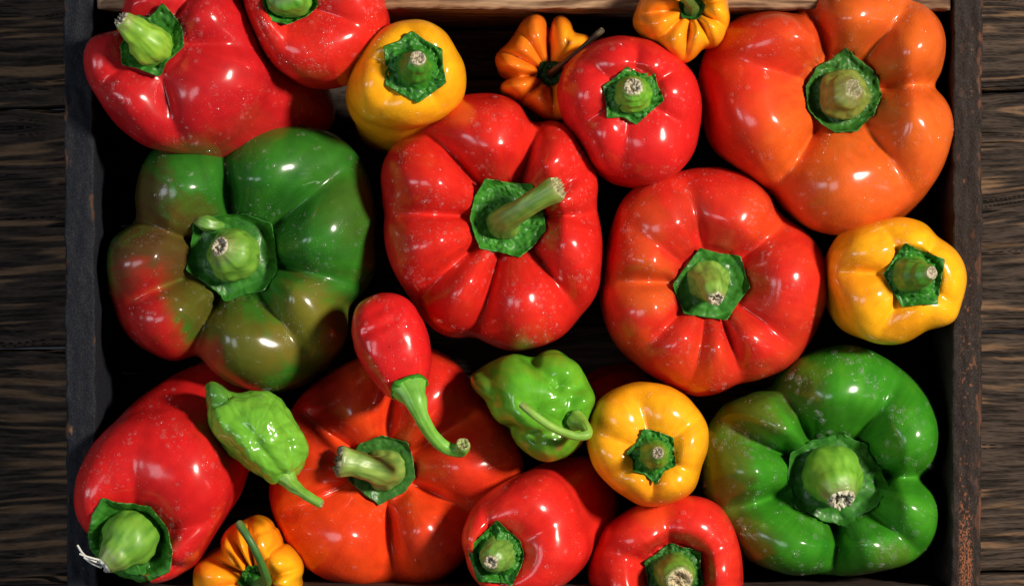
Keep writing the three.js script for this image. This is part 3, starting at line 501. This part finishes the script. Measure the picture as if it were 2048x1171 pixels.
bell(MINI, 'red mini pepper tipped on its side, light green worn calyx, against the orange-red bell pepper', { seed: 14, c: [1000, 1104], top: 0.112, eq: 0.09, bottom: 0.018, dip: 0.005, ra: 0.56, rc: 0.38, taper: 0.25, tilt: [-0.8, 0.45, 13], raise: 0, lean: [125, -65], K: 180, M: 70,
  outline: [[1150, 1060], [1160, 1110], [1140, 1160], [1090, 1200], [1040, 1215], [980, 1205], [940, 1170], [920, 1120], [915, 1070], [935, 1025], [980, 985], [1040, 960], [1095, 965], [1135, 1010]],
  grooves: [[330, 0.4], [250, 0.35], [170, 0.35], [90, 0.4]], sigma: 8, color: [0.6, 0.014, 0.012], alt: [0.64, 0.026, 0.012], mottle: 0.7, patches: [[930, 1120, 60, [0.66, 0.05, 0.012], 0.6]],
  calyx: { ...miniCalyx, outline: [[1050, 1108], [1040, 1140], [1028, 1165], [995, 1160], [958, 1160], [950, 1130], [938, 1095], [965, 1070], [1000, 1035], [1020, 1060], [1042, 1080]] },
  stem: { path: [[998, 1106, 0], [998, 1106, 0.006], [997, 1108, 0.011], [996, 1110, 0.014]], radii: [38, 32, 26, 15], green: [0.142, 0.258, 0.0556], cork: 0.1, ridge: 0.05 }, dew: 260, drop: 0.00032 });
bell(MINI, 'red pepper with a sunken dark calyx, touching the amber mini pepper', { seed: 15, c: [1345, 1138], top: 0.102, eq: 0.076, bottom: 0.018, dip: 0.011, ra: 0.6, rc: 0.4, taper: 0.3, K: 180, M: 76,
  outline: [[1479, 1100], [1483, 1160], [1470, 1230], [1410, 1262], [1330, 1266], [1240, 1250], [1192, 1205], [1180, 1150], [1186, 1092], [1210, 1050], [1255, 1020], [1320, 996], [1380, 988], [1432, 1005], [1464, 1045]],
  grooves: [[330, 0.3], [260, 0.35], [200, 0.4], [30, 0.3], [100, 0.4]], sigma: 8, color: [0.58, 0.015, 0.012], alt: [0.62, 0.03, 0.012], mottle: 0.7, patches: [[1300, 1010, 40, [0.66, 0.07, 0.012], 0.6]],
  calyx: { ...miniCalyx, r: 62, n: 6, phase: 20, tip: 0.14, knob: 0.0016, green: [0.0295, 0.1, 0.0165], cup: 0.003 },
  stem: { path: [[1345, 1138, 0], [1345, 1137, 0.008], [1347, 1140, 0.014], [1352, 1146, 0.018]], radii: [42, 38, 34, 28], green: [0.125, 0.255, 0.0336], tip: [0.62, 0.52, 0.32], cork: 0.16, ridge: 0.06 }, dew: 240, drop: 0.00036 });

// habaneros
bell(HAB, 'orange habanero with petal-like lobes and a thin blackened stem, on the crate floor', { seed: 16, c: [1099, 150], top: 0.094, eq: 0.074, bottom: 0.02, dip: 0.01, ra: 0.62, rc: 0.22, taper: 0.3, mat: wax, category: 'habanero', K: 200, M: 70,
  outline: [[1190, 150], [1196, 110], [1186, 78], [1178, 70], [1150, 64], [1140, 44], [1122, 32], [1106, 40], [1098, 62], [1090, 38], [1074, 29], [1050, 40], [1030, 70], [1014, 90], [994, 106], [989, 126], [999, 146], [1022, 157], [1002, 165], [999, 182], [1022, 197], [1060, 222], [1085, 240], [1125, 246], [1152, 236], [1180, 200]],
  grooves: [[267, 1], [322, 0.45], [175, 0.9], [205, 0.5], [135, 0.5], [85, 0.45], [20, 0.5], [235, 0.3]], sigma: 3, color: [0.78, 0.2, 0.009], alt: [0.7, 0.13, 0.01], mottle: 0.9, patches: [[1155, 80, 50, [0.84, 0.3, 0.009], 0.8]],
  calyx: { r: 27, n: 5, phase: 20, tip: 0.14, cup: 0.001, mound: 0.002, knob: 0.0004, green: [0.018, 0.042, 0.01] },
  stem: { path: [[1099, 152, 0], [1105, 148, 0.006], [1130, 130, 0.012], [1165, 102, 0.018], [1200, 74, 0.024]], radii: [11, 6, 4.6, 4.2, 6.5], green: [0.00876, 0.0064, 0.00504], tip: [0.03, 0.025, 0.02], cork: 0.05 } });
bell(HAB, 'small pumpkin-shaped orange habanero beside the flushed orange bell pepper', { seed: 17, c: [1380, 20], top: 0.118, eq: 0.1, bottom: 0.062, dip: 0.008, ra: 0.6, rc: 0.24, taper: 0.3, mat: wax, category: 'habanero', K: 200, M: 70,
  outline: [[1458, 20], [1460, 40], [1450, 68], [1432, 92], [1405, 98], [1372, 127], [1338, 118], [1310, 92], [1288, 78], [1266, 48], [1276, 8], [1292, -20], [1340, -45], [1392, -50], [1438, -30], [1456, 0]],
  grooves: [[30, 0.6], [62, 0.6], [97, 0.65], [135, 0.55], [172, 0.7], [230, 0.6], [300, 0.6], [345, 0.5]], sigma: 4, color: [0.82, 0.24, 0.008], alt: [0.84, 0.3, 0.008], mottle: 0.8, patches: [[1420, 50, 50, [0.86, 0.36, 0.008], 0.7], [1295, 30, 40, [0.76, 0.16, 0.009], 0.7]],
  calyx: { r: 27, n: 5, phase: 60, tip: 0.14, cup: 0.001, mound: 0.002, knob: 0.0003, green: [0.025, 0.08, 0.014] },
  stem: { path: [[1380, 22, 0], [1377, 16, 0.006], [1362, 4, 0.012], [1340, -8, 0.016]], radii: [16, 10, 8, 9], green: [0.0708, 0.111, 0.0252], cork: 0.1 } });
bell(HAB, 'yellow habanero with folded lobes and a thin arching green stem', { seed: 18, c: [515, 1154], top: 0.1, eq: 0.078, bottom: 0.02, dip: 0.012, ra: 0.6, rc: 0.2, taper: 0.3, mat: wax, category: 'habanero', K: 200, M: 70,
  outline: [[609, 1140], [606, 1120], [590, 1100], [566, 1080], [552, 1052], [535, 1034], [512, 1027], [488, 1036], [460, 1050], [444, 1075], [441, 1095], [412, 1108], [390, 1125], [384, 1155], [390, 1200], [430, 1232], [505, 1245], [580, 1220], [606, 1180], [603, 1158]],
  grooves: [[207, 0.9], [243, 0.75], [262, 0.6], [300, 0.25], [345, 0.35], [20, 0.6], [70, 0.6], [130, 0.6], [168, 0.45]], sigma: 3.5, color: [0.86, 0.34, 0.008], alt: [0.82, 0.25, 0.008], mottle: 0.9, patches: [[405, 1150, 40, AMBER, 0.7], [580, 1130, 45, [0.88, 0.42, 0.008], 0.7]],
  creases: [[[545, 1095], [575, 1080], 5, 0.0012], [[520, 1060], [550, 1050], 5, 0.0008]],
  calyx: { r: 34, n: 5, phase: 30, tip: 0.14, cup: 0.001, mound: 0.003, knob: 0.0014, green: [0.0375, 0.135, 0.021] },
  stem: { path: [[524, 1166, 0.001], [541, 1156, 0.009], [532, 1110, 0.019], [512, 1066, 0.023], [489, 1034, 0.02]], radii: [18, 9.5, 7.5, 7.5, 9], green: [0.0456, 0.135, 0.0354], tip: [0.12, 0.12, 0.09], cork: 0.05 } });
lying(HAB, 'wrinkled light green habanero lying with its pointed tail against the half-ripe pepper', { seed: 19, c: [515, 872], top: 0.126, eq: 0.108, bottom: 0.088, mat: wax, category: 'habanero', axis: [0.7, 0.75], wrinkle: 0.00022, lump: 0.0008,
  outline: [[612, 895], [606, 930], [584, 958], [548, 968], [520, 952], [482, 926], [450, 892], [426, 862], [416, 826], [412, 800], [408, 776], [416, 761], [436, 764], [456, 781], [490, 784], [530, 783], [560, 800], [582, 835], [602, 862]],
  creases: [[[545, 800], [588, 880], 8, 0.0012], [[588, 880], [592, 940], 8, 0.0014], [[455, 800], [520, 880], 12, 0.0009], [[520, 880], [570, 945], 10, 0.0012], [[430, 800], [455, 785], 8, 0.003], [[470, 905], [540, 950], 14, 0.001]],
  bumps: [[480, 870, 16, 0.0012], [505, 905, 15, 0.0012], [545, 880, 16, 0.001], [450, 840, 14, 0.001], [530, 930, 14, 0.001], [495, 830, 18, 0.0008]],
  color: [0.11, 0.34, 0.025], alt: [0.16, 0.4, 0.035], mottle: 0.9, patches: [[428, 785, 34, [0.05, 0.17, 0.025], 0.8]],
  calyx: { at: [572, 950, 0.1115], r: 24, n: 5, tip: 0.08, dir: [0.62, 0.4, 0.68], bowl: -20, cup: 0.0004, mound: 0.003, moundR: 0.8, knob: 0.0003, green: [0.085, 0.235, 0.0225] },
  stem: { path: [[572, 950, 0.112], [588, 968, 0.1145], [612, 985, 0.1175], [646, 1004, 0.119]], radii: [21, 14, 10, 9.5], green: [0.182, 0.349, 0.0572], tip: [0.3, 0.4, 0.14], cork: 0.02 } });
lying(HAB, 'lumpy bright green habanero whose thin stem folds back across it', { seed: 20, c: [1075, 812], top: 0.118, eq: 0.093, bottom: 0.068, mat: wax, category: 'habanero', axis: [0.9, 0.35], lump: 0.0004, n: 2.2,
  outline: [[1188, 795], [1180, 850], [1158, 892], [1100, 921], [1045, 900], [1022, 870], [1018, 855], [990, 838], [968, 800], [945, 775], [942, 752], [960, 738], [990, 720], [1025, 708], [1065, 714], [1090, 702], [1120, 703], [1152, 730], [1175, 760]],
  creases: [[[1050, 712], [1120, 765], 14, 0.003], [[1120, 765], [1152, 776], 13, 0.0025], [[1045, 800], [1110, 795], 11, 0.0016], [[1018, 858], [1070, 868], 12, 0.003], [[1070, 868], [1110, 858], 12, 0.002], [[1140, 800], [1128, 838], 13, 0.003], [[975, 742], [985, 795], 16, 0.0015]],
  bumps: [[1035, 750, 34, 0.003], [1140, 735, 26, 0.0028], [1168, 795, 20, 0.003], [1095, 885, 34, 0.003], [1100, 815, 22, 0.002], [1035, 815, 30, 0.002]],
  color: [0.075, 0.3, 0.014], alt: [0.12, 0.36, 0.02], mottle: 0.9, patches: [[955, 760, 30, [0.09, 0.2, 0.02], 0.7], [1090, 890, 50, [0.12, 0.26, 0.018], 0.6], [1115, 886, 6, [0.4, 0.2, 0.06], 0.7]],
  calyx: { at: [1148, 836, 0.1105], r: 25, n: 5, tip: 0.08, dir: [0.55, 0.8, 0.35], bowl: -10, cup: 0.0004, mound: 0.004, moundR: 0.9, knob: 0.0003, green: [0.05, 0.18, 0.016] },
  stem: { path: [[1150, 836, 0.113], [1166, 846, 0.12], [1172, 860, 0.124], [1150, 864, 0.1255], [1105, 848, 0.126], [1070, 825, 0.126], [1042, 803, 0.125]], radii: [20, 11, 9, 8.5, 8, 7.5, 7], green: [0.215, 0.366, 0.0672], tip: [0.2, 0.14, 0.08], cork: 0.1, n: 60 } });
lying('chilli_pepper', 'plump red chilli with a long curling green stem, lying on the orange-red bell pepper', { seed: 21, c: [782, 692], top: 0.128, eq: 0.11, bottom: 0.086, category: 'chilli', axis: [0.25, 0.97], lump: 0.00022, n: 2.4,
  outline: [[863, 712], [860, 750], [850, 780], [822, 802], [785, 798], [752, 768], [727, 735], [706, 685], [703, 650], [714, 612], [743, 591], [780, 585], [814, 598], [840, 630], [856, 670]],
  creases: [[[735, 665], [790, 640], 9, 0.0007], [[720, 640], [770, 615], 9, 0.0005]],
  color: [0.6, 0.013, 0.012], alt: [0.54, 0.01, 0.013], mottle: 0.7,
  calyx: { at: [820, 772, 0.1225], r: 42, n: 5, tip: 0.12, dir: [0.35, 0.55, 0.75], bowl: -10, cup: 0.0006, mound: 0.005, moundR: 0.9, knob: 0.0003, green: [0.055, 0.205, 0.02] },
  stem: { path: [[820, 772, 0.122], [832, 795, 0.126], [845, 830, 0.126], [868, 870, 0.121], [895, 893, 0.118], [922, 897, 0.119], [928, 884, 0.123]], radii: [36, 23, 15, 13, 13, 14, 15], green: [0.165, 0.369, 0.0656], tip: [0.36, 0.44, 0.16], cork: 0.02, n: 60, ridge: 0.06 }, dew: 180, drop: 0.00032 });
// deep in the gap
lying(MINI, 'dark red pepper half hidden deep between the green habanero and the amber mini pepper', { seed: 22, c: [1235, 800], top: 0.05, eq: 0.034, bottom: FL, outline: [[1310, 800], [1290, 850], [1235, 880], [1180, 860], [1160, 800], [1175, 750], [1225, 728], [1285, 745]], color: DEEP, lump: 0.0012 });
renderer.render(scene, camera);
